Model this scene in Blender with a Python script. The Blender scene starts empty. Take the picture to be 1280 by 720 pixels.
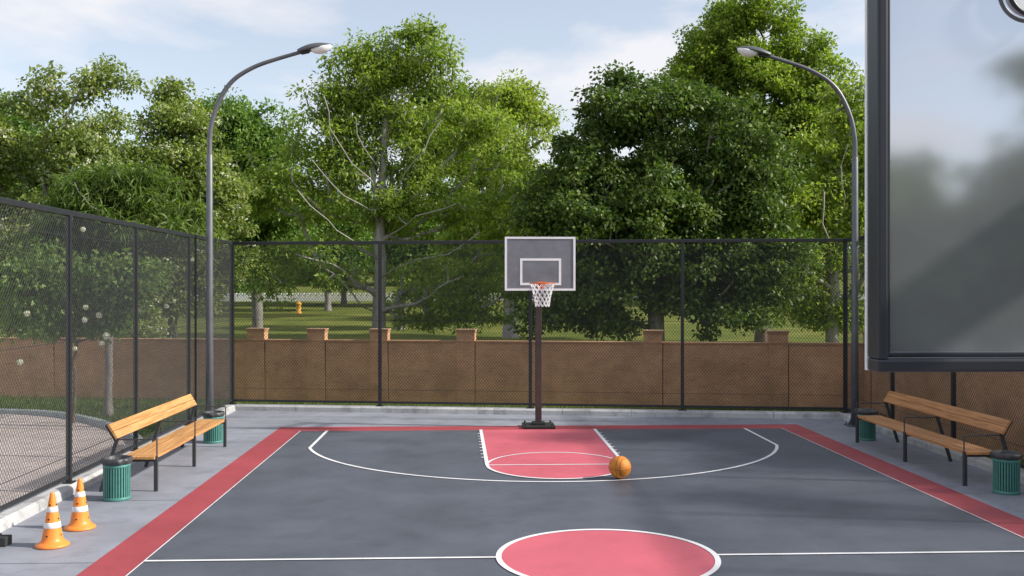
import bpy, bmesh, math, random
import numpy as np
from mathutils import Vector, Matrix
R = math.radians
random.seed(7)
S = bpy.context.scene
COL = S.collection
# ------------------------------------------------------------------ camera
F = 1244.0; CH = 2.8; PSI = math.atan(50/1244)
RT = Vector((math.cos(PSI), -math.sin(PSI), 0)); FW = Vector((math.sin(PSI), math.cos(PSI), 0))
cam = bpy.data.cameras.new('camera'); co = bpy.data.objects.new('camera', cam); COL.objects.link(co)
co.location = (0, 0, CH); co.rotation_euler = (R(90), 0, -PSI)
cam.sensor_width = 36; cam.lens = 36*F/1280; cam.clip_end = 5000; cam.clip_start = .05
S.camera = co
def P(px, py, D):
    v = RT*((px-640)/F*D) + FW*D
    return Vector((v.x, v.y, CH-(py-360)/F*D))
def G(px, py, z=0.0):
    return P(px, py, (CH-z)*F/(py-360))
# ------------------------------------------------------------------ materials
def newmat(name):
    m = bpy.data.materials.new(name); m.use_nodes = True
    nt = m.node_tree; b = nt.nodes['Principled BSDF']
    return m, nt, b
def N(nt, t, **kw):
    n = nt.nodes.new(t)
    for k, v in kw.items():
        if k in n.inputs: n.inputs[k].default_value = v
        else: setattr(n, k, v)
    return n
def ramp(nt, fac, stops):
    r = nt.nodes.new('ShaderNodeValToRGB'); e = r.color_ramp.elements
    while len(e) < len(stops): e.new(.5)
    for i, (p, c) in enumerate(stops): e[i].position = p; e[i].color = (*c, 1)
    nt.links.new(fac, r.inputs[0]); return r.outputs[0]
def plain(name, c, rough=.5, metal=0, var=.12, scale=8, bump=0, bscale=60, spec=.5):
    m, nt, b = newmat(name)
    tc = N(nt, 'ShaderNodeTexCoord')
    n = N(nt, 'ShaderNodeTexNoise', Scale=scale, Detail=6.0, Roughness=.6)
    nt.links.new(tc.outputs['Object'], n.inputs['Vector'])
    c1 = tuple(x*(1-var) for x in c); c2 = tuple(min(1, x*(1+var)) for x in c)
    nt.links.new(ramp(nt, n.outputs['Fac'], [(.3, c1), (.7, c2)]), b.inputs['Base Color'])
    b.inputs['Roughness'].default_value = rough; b.inputs['Metallic'].default_value = metal
    b.inputs['Specular IOR Level'].default_value = spec
    if bump:
        n2 = N(nt, 'ShaderNodeTexNoise', Scale=bscale, Detail=4.0)
        nt.links.new(tc.outputs['Object'], n2.inputs['Vector'])
        bp = N(nt, 'ShaderNodeBump', Strength=bump, Distance=.01)
        nt.links.new(n2.outputs['Fac'], bp.inputs['Height']); nt.links.new(bp.outputs[0], b.inputs['Normal'])
    return m
def ground_mat(name, c, rough=.6, big=.25, fine=.1, stain=(.8, 1.0), bump=.15, fscale=120, spec=.5):
    """world-position surface: broad tone drift x fine grain x sparse stains"""
    m, nt, b = newmat(name); L = nt.links
    g = N(nt, 'ShaderNodeNewGeometry')
    a = N(nt, 'ShaderNodeTexNoise', Scale=.7, Detail=5.0, Roughness=.65); L.new(g.outputs['Position'], a.inputs['Vector'])
    f = N(nt, 'ShaderNodeTexNoise', Scale=fscale, Detail=2.0); L.new(g.outputs['Position'], f.inputs['Vector'])
    s = N(nt, 'ShaderNodeTexNoise', Scale=2.6, Detail=8.0, Roughness=.7); L.new(g.outputs['Position'], s.inputs['Vector'])
    r1 = ramp(nt, a.outputs['Fac'], [(.3, (1-big,)*3), (.7, (1+big*.6,)*3)])
    r2 = ramp(nt, f.outputs['Fac'], [(.3, (1-fine,)*3), (.7, (1+fine,)*3)])
    r3 = ramp(nt, s.outputs['Fac'], [(.36, (stain[0],)*3), (.5, (stain[1],)*3)])
    def mul(x, y):
        k = N(nt, 'ShaderNodeMix', data_type='RGBA', blend_type='MULTIPLY'); k.inputs[0].default_value = 1
        L.new(x, k.inputs[6]); 
        if isinstance(y, tuple): k.inputs[7].default_value = (*y, 1)
        else: L.new(y, k.inputs[7])
        return k.outputs[2]
    L.new(mul(mul(mul(r1, r2), r3), c), b.inputs['Base Color'])
    rr = ramp(nt, a.outputs['Fac'], [(.3, (rough-.08,)*3), (.7, (rough+.1,)*3)]); L.new(rr, b.inputs['Roughness'])
    b.inputs['Specular IOR Level'].default_value = spec
    bp = N(nt, 'ShaderNodeBump', Strength=bump, Distance=.004); L.new(f.outputs['Fac'], bp.inputs['Height']); L.new(bp.outputs[0], b.inputs['Normal'])
    return m
def leafmat(name, c1, c2, c3, trans=.38):
    m, nt, b = newmat(name); L = nt.links
    g = N(nt, 'ShaderNodeNewGeometry')
    n = N(nt, 'ShaderNodeTexNoise', Scale=.55, Detail=3.0); L.new(g.outputs['Position'], n.inputs['Vector'])
    col = ramp(nt, g.outputs['Random Per Island'], [(0, c1), (.55, c2), (1, c3)])
    k = N(nt, 'ShaderNodeMix', data_type='RGBA', blend_type='MULTIPLY'); k.inputs[0].default_value = 1
    L.new(col, k.inputs[6]); L.new(ramp(nt, n.outputs['Fac'], [(.3, (.78, .82, .8)), (.7, (1.2, 1.15, 1.1))]), k.inputs[7])
    b.inputs['Roughness'].default_value = .5; b.inputs['Specular IOR Level'].default_value = .3
    L.new(k.outputs[2], b.inputs['Base Color'])
    t = N(nt, 'ShaderNodeBsdfTranslucent')
    tb = N(nt, 'ShaderNodeMix', data_type='RGBA', blend_type='MULTIPLY'); tb.inputs[0].default_value = 1
    L.new(k.outputs[2], tb.inputs[6]); tb.inputs[7].default_value = (1.2, 1.4, .5, 1)
    L.new(tb.outputs[2], t.inputs['Color'])
    mx = N(nt, 'ShaderNodeMixShader'); mx.inputs[0].default_value = trans
    L.new(b.outputs[0], mx.inputs[1]); L.new(t.outputs[0], mx.inputs[2])
    L.new(mx.outputs[0], nt.nodes['Material Output'].inputs['Surface'])
    return m
def barkmat(name, c, var=.45):
    m, nt, b = newmat(name); L = nt.links
    tc = N(nt, 'ShaderNodeTexCoord'); mp = N(nt, 'ShaderNodeMapping'); mp.inputs['Scale'].default_value = (9, 9, 2.2)
    n = N(nt, 'ShaderNodeTexNoise', Scale=1.0, Detail=8.0, Roughness=.7)
    L.new(tc.outputs['Object'], mp.inputs[0]); L.new(mp.outputs[0], n.inputs['Vector'])
    L.new(ramp(nt, n.outputs['Fac'], [(.35, tuple(x*(1-var) for x in c)), (.62, c)]), b.inputs['Base Color'])
    b.inputs['Roughness'].default_value = .85
    bp = N(nt, 'ShaderNodeBump', Strength=.6, Distance=.03); L.new(n.outputs['Fac'], bp.inputs['Height']); L.new(bp.outputs[0], b.inputs['Normal'])
    return m
def woodmat(name, c1, c2):
    m, nt, b = newmat(name); L = nt.links
    tc = N(nt, 'ShaderNodeTexCoord'); mp = N(nt, 'ShaderNodeMapping'); mp.inputs['Scale'].default_value = (30, 1.3, 30)
    n = N(nt, 'ShaderNodeTexNoise', Scale=1.0, Detail=7.0, Roughness=.65, Distortion=.6)
    L.new(tc.outputs['Object'], mp.inputs[0]); L.new(mp.outputs[0], n.inputs['Vector'])
    kn = N(nt, 'ShaderNodeTexVoronoi', Scale=3.2); L.new(tc.outputs['Object'], kn.inputs['Vector'])
    base = ramp(nt, n.outputs['Fac'], [(.38, c2), (.56, c1)])
    k = N(nt, 'ShaderNodeMix', data_type='RGBA', blend_type='MULTIPLY'); k.inputs[0].default_value = 1
    L.new(base, k.inputs[6]); L.new(ramp(nt, kn.outputs['Distance'], [(.03, (.35, .25, .2)), (.10, (1, 1, 1))]), k.inputs[7])
    L.new(k.outputs[2], b.inputs['Base Color']); b.inputs['Roughness'].default_value = .5
    bp = N(nt, 'ShaderNodeBump', Strength=.2, Distance=.004); L.new(n.outputs['Fac'], bp.inputs['Height']); L.new(bp.outputs[0], b.inputs['Normal'])
    return m
def brickmat(name, c1, c2, mortar, bw=.22, rh=.075, horiz=False):
    m, nt, b = newmat(name); L = nt.links
    tc = N(nt, 'ShaderNodeTexCoord'); sp = N(nt, 'ShaderNodeSeparateXYZ'); cb = N(nt, 'ShaderNodeCombineXYZ')
    L.new(tc.outputs['Object'], sp.inputs[0])
    if horiz:
        L.new(sp.outputs[0], cb.inputs[0]); L.new(sp.outputs[1], cb.inputs[1])
    else:
        ad = N(nt, 'ShaderNodeMath', operation='ADD'); L.new(sp.outputs[0], ad.inputs[0]); L.new(sp.outputs[1], ad.inputs[1])
        L.new(ad.outputs[0], cb.inputs[0]); L.new(sp.outputs[2], cb.inputs[1])
    br = N(nt, 'ShaderNodeTexBrick'); br.inputs['Scale'].default_value = 1
    br.inputs['Brick Width'].default_value = bw; br.inputs['Row Height'].default_value = rh
    br.inputs['Mortar Size'].default_value = .006; br.inputs['Mortar Smooth'].default_value = .3
    br.inputs['Color1'].default_value = (*c1, 1); br.inputs['Color2'].default_value = (*c2, 1); br.inputs['Mortar'].default_value = (*mortar, 1)
    L.new(cb.outputs[0], br.inputs['Vector'])
    n = N(nt, 'ShaderNodeTexNoise', Scale=1.6, Detail=7.0, Roughness=.7); L.new(tc.outputs['Object'], n.inputs['Vector'])
    k = N(nt, 'ShaderNodeMix', data_type='RGBA', blend_type='MULTIPLY'); k.inputs[0].default_value = 1
    L.new(br.outputs['Color'], k.inputs[6]); L.new(ramp(nt, n.outputs['Fac'], [(.3, (.75, .75, .75)), (.7, (1.2, 1.2, 1.2))]), k.inputs[7])
    L.new(k.outputs[2], b.inputs['Base Color']); b.inputs['Roughness'].default_value = .85
    bp = N(nt, 'ShaderNodeBump', Strength=.5, Distance=.006, invert=True); L.new(br.outputs['Fac'], bp.inputs['Height']); L.new(bp.outputs[0], b.inputs['Normal'])
    return m
def grassmat(name, c1, c2, c3):
    m, nt, b = newmat(name); L = nt.links
    g = N(nt, 'ShaderNodeNewGeometry')
    a = N(nt, 'ShaderNodeTexNoise', Scale=.25, Detail=6.0, Roughness=.65); L.new(g.outputs['Position'], a.inputs['Vector'])
    f = N(nt, 'ShaderNodeTexNoise', Scale=14, Detail=6.0, Roughness=.8); L.new(g.outputs['Position'], f.inputs['Vector'])
    k = N(nt, 'ShaderNodeMix', data_type='RGBA', blend_type='MULTIPLY'); k.inputs[0].default_value = 1
    L.new(ramp(nt, a.outputs['Fac'], [(.3, c1), (.5, c2), (.72, c3)]), k.inputs[6])
    L.new(ramp(nt, f.outputs['Fac'], [(.3, (.6, .6, .6)), (.7, (1.3, 1.3, 1.3))]), k.inputs[7])
    L.new(k.outputs[2], b.inputs['Base Color']); b.inputs['Roughness'].default_value = .9; b.inputs['Specular IOR Level'].default_value = .15
    bp = N(nt, 'ShaderNodeBump', Strength=.8, Distance=.05); L.new(f.outputs['Fac'], bp.inputs['Height']); L.new(bp.outputs[0], b.inputs['Normal'])
    return m

M = dict(
 court=ground_mat('court_grey', (.092, .103, .130), .50, .21, .12, (.88, 1.0)),
 red=ground_mat('court_red', (.37, .058, .072), .52, .14, .08, (.90, 1.0)),
 pink=ground_mat('court_pink', (.585, .120, .160), .5, .12, .06, (.93, 1.0)),
 line=ground_mat('line_white', (.80, .80, .82), .55, .06, .06, (.85, 1.0)),
 pave=ground_mat('pavement_concrete', (.275, .288, .335), .62, .22, .10, (.82, 1.0), fscale=80),
 kerb=ground_mat('kerb_concrete', (.50, .50, .50), .75, .25, .12, (.65, 1.0), .3, 60),
 kerb2=ground_mat('park_kerb_concrete', (.36, .40, .40), .8, .2, .1, (.8, 1.0), .3, 60),
 path=brickmat('path_pavers', (.60, .50, .46), (.52, .44, .41), (.34, .295, .27), .2, .1, True),
 grass=grassmat('grass_ground', (.08, .115, .02), (.14, .165, .03), (.24, .23, .055)),
 brick=brickmat('brick_brown', (.60, .335, .18), (.53, .29, .15), (.57, .36, .21)),
 cap=brickmat('brick_cap', (.46, .26, .14), (.42, .23, .12), (.42, .27, .165), .1, .06),
 steel=plain('fence_paint', (.022, .024, .028), .42, 0, .2, 12),
 wire=plain('fence_wire', (.036, .038, .043), .45, .0, .2, 4),
 lampm=plain('lamp_grey_paint', (.135, .14, .155), .42, .35, .15, 3),
 head=plain('lamp_head_grey', (.10, .105, .115), .45, .2, .1, 6),
 shade_strip=plain('pillar_shade_brown', (.05, .03, .02), .9),
 white=plain('white_paint', (.88, .88, .89), .4, 0, .05, 5),
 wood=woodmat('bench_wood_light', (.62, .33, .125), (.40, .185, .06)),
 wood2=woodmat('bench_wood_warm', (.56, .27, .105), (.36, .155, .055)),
 bframe=plain('bench_frame_paint', (.045, .047, .053), .45, .1, .15, 10),
 bin=plain('bin_green_paint', (.07, .235, .20), .42, 0, .12, 14),
 binin=plain('bin_inside', (.012, .04, .035), .7, 0, .1, 14),
 bag=plain('bag_black_plastic', (.055, .055, .06), .45, 0, .35, 14, .8, 30),
 cone=plain('cone_orange', (.90, .27, .045), .42, 0, .08, 7),
 band=plain('cone_reflective_white', (.86, .86, .88), .35, 0, .05, 9),
 hole=plain('dark_hole', (.01, .008, .006), .9),
 rubber=plain('black_rubber', (.03, .031, .034), .75, 0, .3, 20),
 ball=plain('ball_orange_leather', (.66, .22, .02), .5, 0, .16, 12, .5, 160),
 seam=plain('ball_seam', (.06, .028, .012), .6),
 hpole=plain('hoop_post_brown', (.068, .048, .047), .4, .2, .3, 4),
 hbase=plain('hoop_base_dark', (.022, .024, .022), .55, 0, .3, 20),
 board=plain('backboard_grey', (.20, .203, .228), .28, 0, .18, 3.5, 0, 60, .5),
 rim=plain('rim_orange', (.75, .16, .03), .35, 0, .1, 6),
 net=plain('net_white', (.82, .82, .84), .7, 0, .05, 6),
 railw=plain('far_white_paint', (.80, .80, .78), .6, 0, .08, 1),
 hyd=plain('post_orange_yellow', (.72, .36, .05), .55, 0, .15, 6),
)
# lens of the lamps: frosted white polycarbonate
m, nt, b = newmat('lamp_lens'); b.inputs['Base Color'].default_value = (.9, .9, .92, 1); b.inputs['Roughness'].default_value = .25
b.inputs['Base Color'].default_value = (.95, .95, .96, 1); M['lens'] = m
# back of near board: polished grey sheet
m, nt, b = newmat('polished_grey_sheet'); b.inputs['Metallic'].default_value = .76; b.inputs['Roughness'].default_value = .065
tc = N(nt, 'ShaderNodeTexCoord'); n = N(nt, 'ShaderNodeTexNoise', Scale=2.2, Detail=4.0); nt.links.new(tc.outputs['Object'], n.inputs['Vector'])
nt.links.new(ramp(nt, n.outputs['Fac'], [(.3, (.60, .61, .66)), (.7, (.68, .69, .73))]), b.inputs['Base Color']); M['sheet'] = m
M['fdark'] = plain('board_back_frame', (.03, .033, .042), .38, .2, .15, 5)
LM = dict(
 bright=leafmat('leaf_bright_green', (0.141, 0.224, 0.039), (0.253, 0.346, 0.059), (0.446, 0.504, 0.141), .45),
 fresh=leafmat('leaf_fresh_green', (0.170, 0.261, 0.044), (0.299, 0.373, 0.072), (0.484, 0.524, 0.156), .45),
 dark=leafmat('leaf_dark_green', (0.057, 0.106, 0.027), (0.104, 0.168, 0.039), (0.193, 0.255, 0.063), .3),
 mid=leafmat('leaf_mid_green', (0.093, 0.187, 0.044), (0.170, 0.271, 0.067), (0.278, 0.373, 0.111), .4),
 yellow=leafmat('leaf_yellow_green', (0.128, 0.204, 0.031), (0.238, 0.316, 0.054), (0.378, 0.455, 0.114), .45),
 olive=leafmat('leaf_olive_green', (0.121, 0.178, 0.047), (0.223, 0.281, 0.075), (0.372, 0.420, 0.156), .42),
 willow=leafmat('leaf_willow_green', (.06, .12, .022), (.11, .175, .034), (.19, .25, .07), .42),
)
M['bloss'] = plain('blossom_cream', (.52, .54, .38), .8, 0, .12, 6)
B_pale = barkmat('bark_pale_grey', (.40, .375, .35), .4); B_grey = barkmat('bark_grey', (.28, .255, .235)); B_brown = barkmat('bark_brown', (.17, .125, .09))
# ------------------------------------------------------------------ helpers
def link(name, me, mat=None, parent=None, smooth=False):
    o = bpy.data.objects.new(name, me); COL.objects.link(o)
    if mat: me.materials.append(mat)
    if smooth:
        me.polygons.foreach_set('use_smooth', [True]*len(me.polygons))
    if parent: o.parent = parent
    return o
def obj(name, bm, mat, parent=None, smooth=False):
    me = bpy.data.meshes.new(name); bm.normal_update(); bm.to_mesh(me); bm.free()
    return link(name, me, mat, parent, smooth)
def rawmesh(name, V, Fq, mat, parent=None, smooth=False):
    me = bpy.data.meshes.new(name); V = np.asarray(V, dtype=np.float32); Fq = np.asarray(Fq, dtype=np.int32)
    me.vertices.add(len(V)); me.vertices.foreach_set('co', V.ravel())
    k = Fq.shape[1]; me.loops.add(Fq.size); me.loops.foreach_set('vertex_index', Fq.ravel())
    me.polygons.add(len(Fq)); me.polygons.foreach_set('loop_start', np.arange(0, Fq.size, k, dtype=np.int32))
    if smooth: me.polygons.foreach_set('use_smooth', np.ones(len(Fq), dtype=bool))
    me.update(calc_edges=True)
    return link(name, me, mat, parent)
def thing(name, label, cat, loc=(0, 0, 0), rz=0, group=None):
    o = bpy.data.objects.new(name, None); COL.objects.link(o); o.location = loc; o.rotation_euler = (0, 0, rz)
    o.empty_display_size = .2; o['label'] = label; o['category'] = cat
    if group: o['group'] = group
    return o
def struct(o): o['kind'] = 'structure'; return o
def box(bm, c, s, rot=None, bev=0):
    mt = Matrix.Translation(c)
    if rot is not None: mt = mt @ rot
    r = bmesh.ops.create_cube(bm, size=1, matrix=mt @ Matrix.Diagonal((*s, 1)))
    if bev:
        vs = r['verts']; es = list({e for v in vs for e in v.link_edges})
        bmesh.ops.bevel(bm, geom=es, offset=bev, segments=2, affect='EDGES', profile=.6)
def bar(bm, a, b_, w, h=None, up=Vector((0, 0, 1)), bev=0):
    a = Vector(a); b_ = Vector(b_); d = b_-a; L = d.length; y = d.normalized()
    if abs(y.dot(up)) > .98: up = Vector((0, 1, 0)) if abs(y.y) < .9 else Vector((1, 0, 0))
    x = y.cross(up).normalized(); z = x.cross(y)
    rot = Matrix((x, y, z)).transposed().to_4x4()
    box(bm, (a+b_)/2, (w, L, h or w), rot, bev)
def tube(bm, pts, rad, n=10, caps=True):
    pts = [Vector(p) for p in pts]; rad = rad if isinstance(rad, (list, tuple)) else [rad]*len(pts)
    rings = []; ref = None
    for i, p in enumerate(pts):
        t = (pts[min(i+1, len(pts)-1)]-pts[max(i-1, 0)]).normalized()
        if ref is None:
            ref = Vector((0, 0, 1)) if abs(t.z) < .9 else Vector((1, 0, 0))
        x = t.cross(ref).normalized(); ref = x.cross(t)
        rings.append([bm.verts.new(p+(x*math.cos(2*math.pi*k/n)+ref*math.sin(2*math.pi*k/n))*rad[i]) for k in range(n)])
    for a, b_ in zip(rings, rings[1:]):
        for k in range(n): bm.faces.new((a[k], a[(k+1) % n], b_[(k+1) % n], b_[k]))
    if caps: bm.faces.new(rings[0][::-1]); bm.faces.new(rings[-1])
def torus(bm, c, R0, r, n=32, k=8, mat=None, sx=1, sy=1):
    vs = []
    for i in range(n):
        a = 2*math.pi*i/n
        row = []
        for j in range(k):
            q = 2*math.pi*j/k; rr = R0+r*math.cos(q)
            v = Vector((rr*math.cos(a)*sx, rr*math.sin(a)*sy, r*math.sin(q)))
            if mat: v = mat @ v
            row.append(bm.verts.new(v+Vector(c)))
        vs.append(row)
    for i in range(n):
        for j in range(k):
            bm.faces.new((vs[i][j], vs[(i+1) % n][j], vs[(i+1) % n][(j+1) % k], vs[i][(j+1) % k]))
def lathe(bm, prof, n=40, c=(0, 0, 0), f=None, cap=True):
    rings = []
    for r, z in prof:
        rings.append([bm.verts.new(Vector(c)+Vector((math.cos(2*math.pi*k/n)*r*(f(k, n, z) if f else 1), math.sin(2*math.pi*k/n)*r*(f(k, n, z) if f else 1), z))) for k in range(n)])
    for a, b_ in zip(rings, rings[1:]):
        for k in range(n): bm.faces.new((a[k], a[(k+1) % n], b_[(k+1) % n], b_[k]))
    if cap: bm.faces.new(rings[0][::-1]); bm.faces.new(rings[-1])
def sheet(name, pts, z, mat, parent=None):
    bm = bmesh.new(); bm.faces.new([bm.verts.new((x, y, z)) for x, y in pts]); return obj(name, bm, mat, parent)
def strip(bm, pts, w, z, closed=False):
    """painted line of width w along 2-D points"""
    n = len(pts); L = []
    for i in range(n):
        if closed: a, b_ = pts[(i-1) % n], pts[(i+1) % n]
        else: a, b_ = pts[max(i-1, 0)], pts[min(i+1, n-1)]
        dx, dy = b_[0]-a[0], b_[1]-a[1]; l = math.hypot(dx, dy); nx, ny = -dy/l*w/2, dx/l*w/2
        x, y = pts[i]; L.append((bm.verts.new((x+nx, y+ny, z)), bm.verts.new((x-nx, y-ny, z))))
    for i in range(n if closed else n-1):
        a, b_ = L[i], L[(i+1) % n]; bm.faces.new((a[0], a[1], b_[1], b_[0]))
def copy_tree(root, label=None, group=None):
    r = root.copy(); COL.objects.link(r)
    if label: r['label'] = label
    if group: r['group'] = group
    for ch in list(root.children):
        c = ch.copy(); COL.objects.link(c); c.parent = r
        for g in ch.children:
            d = g.copy(); COL.objects.link(d); d.parent = c
    return r
# ------------------------------------------------------------------ ground
XL, XR = -5.39, 7.86          # inner kerb faces
KL = G(295.7, 513.3); KR = G(1050, 524.4)   # back kerb corners
def backy(x): return KL.y + (KR.y-KL.y)*(x-KL.x)/(KR.x-KL.x)
def terr(x, y):
    t = max(0, y-52); z = .030*t*min(1, t/25) if t < 60 else .030*t
    if y > 110: z = .030*58 + (y-110)*.045
    r = max(0, abs(x)-45); z += .0007*r*r if r < 60 else .0007*3600+.05*(r-60)
    if y > 260: z = z - (y-260)*.03
    return z + .12*math.sin(x*.06)*min(1, t/20) - .012
xs = sorted(set([-900, -500, -300, -200, -150]+list(range(-120, 121, 5))+[150, 200, 300, 500, 900]))
ys = sorted(set([-400, -200, -100]+list(range(-60, 50, 10))+list(range(50, 180, 4))+list(range(180, 300, 15))+[350, 450, 700, 1200]))
bm = bmesh.new(); grid = [[bm.verts.new((x, y, terr(x, y))) for x in xs] for y in ys]
for j in range(len(ys)-1):
    for i in range(len(xs)-1): bm.faces.new((grid[j][i], grid[j][i+1], grid[j+1][i+1], grid[j+1][i]))
struct(obj('ground', bm, M['grass'], None, True))
struct(sheet('pavement', [(XL-.02, -3.5), (XR+.02, -3.5), (XR+.02, backy(XR)+.02), (XL-.02, backy(XL)+.02)], 0, M['pave']))
CX = 1.405; BW = 5.25; Y1 = 20.17; YH = 10.30; Y0 = 2*YH-Y1
struct(sheet('court_border', [(CX-BW, Y0), (CX+BW, Y0), (CX+BW, Y1), (CX-BW, Y1)], .004, M['red']))
IW = BW-.50; YI = Y1-.60
struct(sheet('court_surface', [(CX-IW, 2*YH-YI), (CX+IW, 2*YH-YI), (CX+IW, YI), (CX-IW, YI)], .008, M['court']))
# pavement joints: thin dark grooves
bm = bmesh.new()
for y in (1.3, 4.3, 7.3, 10.3, 13.3, 16.3, 19.3):
    strip(bm, [(XL, y), (CX-BW, y)], .012, .003); strip(bm, [(CX+BW, y), (XR, y)], .012, .003)
strip(bm, [(XL, 21.25), (XR, 21.25)], .012, .003)
struct(obj('pavement_joints', bm, plain('joint_dark', (.16, .165, .18), .9)))
# lane
LB = [G(601, 538.5), G(744, 538.5)]; FT = 16.0
FY = G(685, 580.7, .016).y; lx0, lx1 = G(601, 538.5).x, G(744, 538.2).x; fx0, fx1 = G(609, 583).x, G(779, 579).x
fcx = (fx0+fx1)/2; fr = (fx1-fx0)/2
print('LANE', lx0, lx1, fx0, fx1, FY, KL, KR)
arc = [(fcx+fr*math.cos(t), FY+fr*math.sin(t)*1.08) for t in [math.pi+math.pi*i/40 for i in range(41)]]
bmL = bmesh.new()
for sgn in (1, -1):
    T = (lambda p: p) if sgn == 1 else (lambda p: (2*CX-p[0], 2*YH-p[1]))
    pl = [(lx0, YI), (fx0, FY)]+arc[1:-1]+[(fx1, FY), (lx1, YI)]
    struct(sheet('key_area', [T(p) for p in pl], .012, M['pink']))
    strip(bmL, [T((lx0, YI)), T((fx0, FY))], .06, .018); strip(bmL, [T((lx1, YI)), T((fx1, FY))], .06, .018)
    strip(bmL, [T(p) for p in arc], .05, .0185)
    strip(bmL, [T((fcx+fr*math.cos(t), FY+fr*math.sin(t)*1.08)) for t in [math.pi*i/40 for i in range(41)]], .04, .0165)
    strip(bmL, [T((fx0, FY)), T((fx1, FY))], .045, .0172)
    for k in range(9):
        t = .14+k*.085
        for (xa, xb, s) in ((lx0, fx0, -1), (lx1, fx1, 1)):
            x = xa+(xb-xa)*t; y = YI+(FY-YI)*t
            strip(bmL, [T((x+s*.02, y)), T((x+s*.075, y))], .05, .0192)
    # arc
    ACX = 1.29; W = 4.115; yb = G(690, 602.0, .0156).y; Rr = 4.25; cy = yb+Rr; th = math.acos(W/Rr)
    pts = [(ACX-W, YI)]+[(ACX-W, YI-(YI-(cy-Rr*math.sin(th)))*k/4) for k in (1, 2, 3)]
    pts += [(ACX+Rr*math.cos(t), cy+Rr*math.sin(t)) for t in [math.pi+th+(math.pi-2*th)*i/60 for i in range(61)]]
    pts += [(ACX+W, YI-(YI-(cy-Rr*math.sin(th)))*k/4) for k in (3, 2, 1)]+[(ACX+W, YI)]
    strip(bmL, [T(p) for p in pts], .055, .0156)
for s in (-1, 1):
    strip(bmL, [(CX+s*1.13, YH), (CX+s*IW, YH)], .05, .0162)
strip(bmL, [(CX+1.13*math.cos(t), YH+1.13*math.sin(t)) for t in [2*math.pi*i/90 for i in range(90)]], .06, .0168, True)
for s in (-1, 1): strip(bmL, [(CX+s*IW, 2*YH-YI), (CX+s*IW, YI)], .014, .0137)
struct(obj('court_lines', bmL, M['line']))
struct(sheet('centre_circle', [(CX+1.13*math.cos(t), YH+1.13*math.sin(t)) for t in [2*math.pi*i/90 for i in range(90)]], .012, M['pink']))
# kerbs (rounded top concrete) along the pavement
def kerb(name, a, b_, nx, ny, w=.24, h=.135):
    """inner bottom edge a->b, (nx,ny) points outwards; blocks with narrow joints"""
    bm = bmesh.new(); a = Vector(a); b_ = Vector(b_); d = b_-a; L = d.length; d.normalize(); n = Vector((nx, ny))
    prof = [(0, -.05), (.012, h*.72), (.05, h), (w, h), (w, -.05)]
    nb = max(1, round(L/1.5)); seg = L/nb
    for k in range(nb):
        s0 = k*seg+(.004 if k else 0); s1 = (k+1)*seg-.004
        dz = random.uniform(-.003, .003)
        rows = [[bm.verts.new((*(a+d*s+n*o), z+dz)) for o, z in prof] for s in (s0, s1)]
        for i in range(len(prof)-1): bm.faces.new((rows[0][i], rows[0][i+1], rows[1][i+1], rows[1][i]))
        bm.faces.new(rows[0]); bm.faces.new(rows[1][::-1])
    bmesh.ops.recalc_face_normals(bm, faces=bm.faces)
    return struct(obj(name, bm, M['kerb']))
kn = Vector((-(KR.y-KL.y), KR.x-KL.x)).normalized()
kerb('kerb', (XL, -3.5), (XL, backy(XL)), -1, 0); kerb('kerb', (XR, backy(XR)), (XR, -3.5), 1, 0)
kerb('kerb', (XL-.1, backy(XL-.1)), (XR+.1, backy(XR+.1)), kn.x, kn.y)
# outside path with curved kerb
cp = [G(*p) for p in ((0, 517), (67, 521), (100, 527), (133, 536), (158, 547), (170, 560))]
cpts = [(-30, 22.9), (-20, 22.8), (-14, 22.7)]+[(p.x, p.y) for p in cp]+[(-5.66, 16.6), (-5.645, 16.0)]
def smooth2(pts, it=2):
    for _ in range(it):
        q = [pts[0]]
        for a, b_ in zip(pts, pts[1:]):
            q += [(a[0]*.75+b_[0]*.25, a[1]*.75+b_[1]*.25), (a[0]*.25+b_[0]*.75, a[1]*.25+b_[1]*.75)]
        pts = q+[pts[-1]]
    return pts
cpts = smooth2(cpts)
struct(sheet('added_grey_ground', [(-90, -160), (90, -160), (60, -6.2), (-60, -6.2)], .004, ground_mat('added_ground_dark', (.055, .055, .06), .8, .2, .15, (.8, 1.0))))  # unseen ground added behind the camera to grey the board's reflection
struct(sheet('path', [(-30, -6), (-5.64, -6)]+cpts[::-1], .002, M['path']))
bm = bmesh.new(); prev = None
for i, (x, y) in enumerate(cpts):
    a = cpts[max(i-1, 0)]; b_ = cpts[min(i+1, len(cpts)-1)]; dx, dy = b_[0]-a[0], b_[1]-a[1]; l = math.hypot(dx, dy); nx, ny = -dy/l, dx/l
    row = [bm.verts.new((x+nx*o, y+ny*o, z)) for o, z in ((0, 0), (.01, .09), (.03, .11), (.17, .11), (.18, -.02))]
    if prev:
        for k in range(4): bm.faces.new((prev[k], prev[k+1], row[k+1], row[k]))
    prev = row
bmesh.ops.recalc_face_normals(bm, faces=bm.faces)
struct(obj('path_kerb', bm, M['kerb2']))
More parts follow.
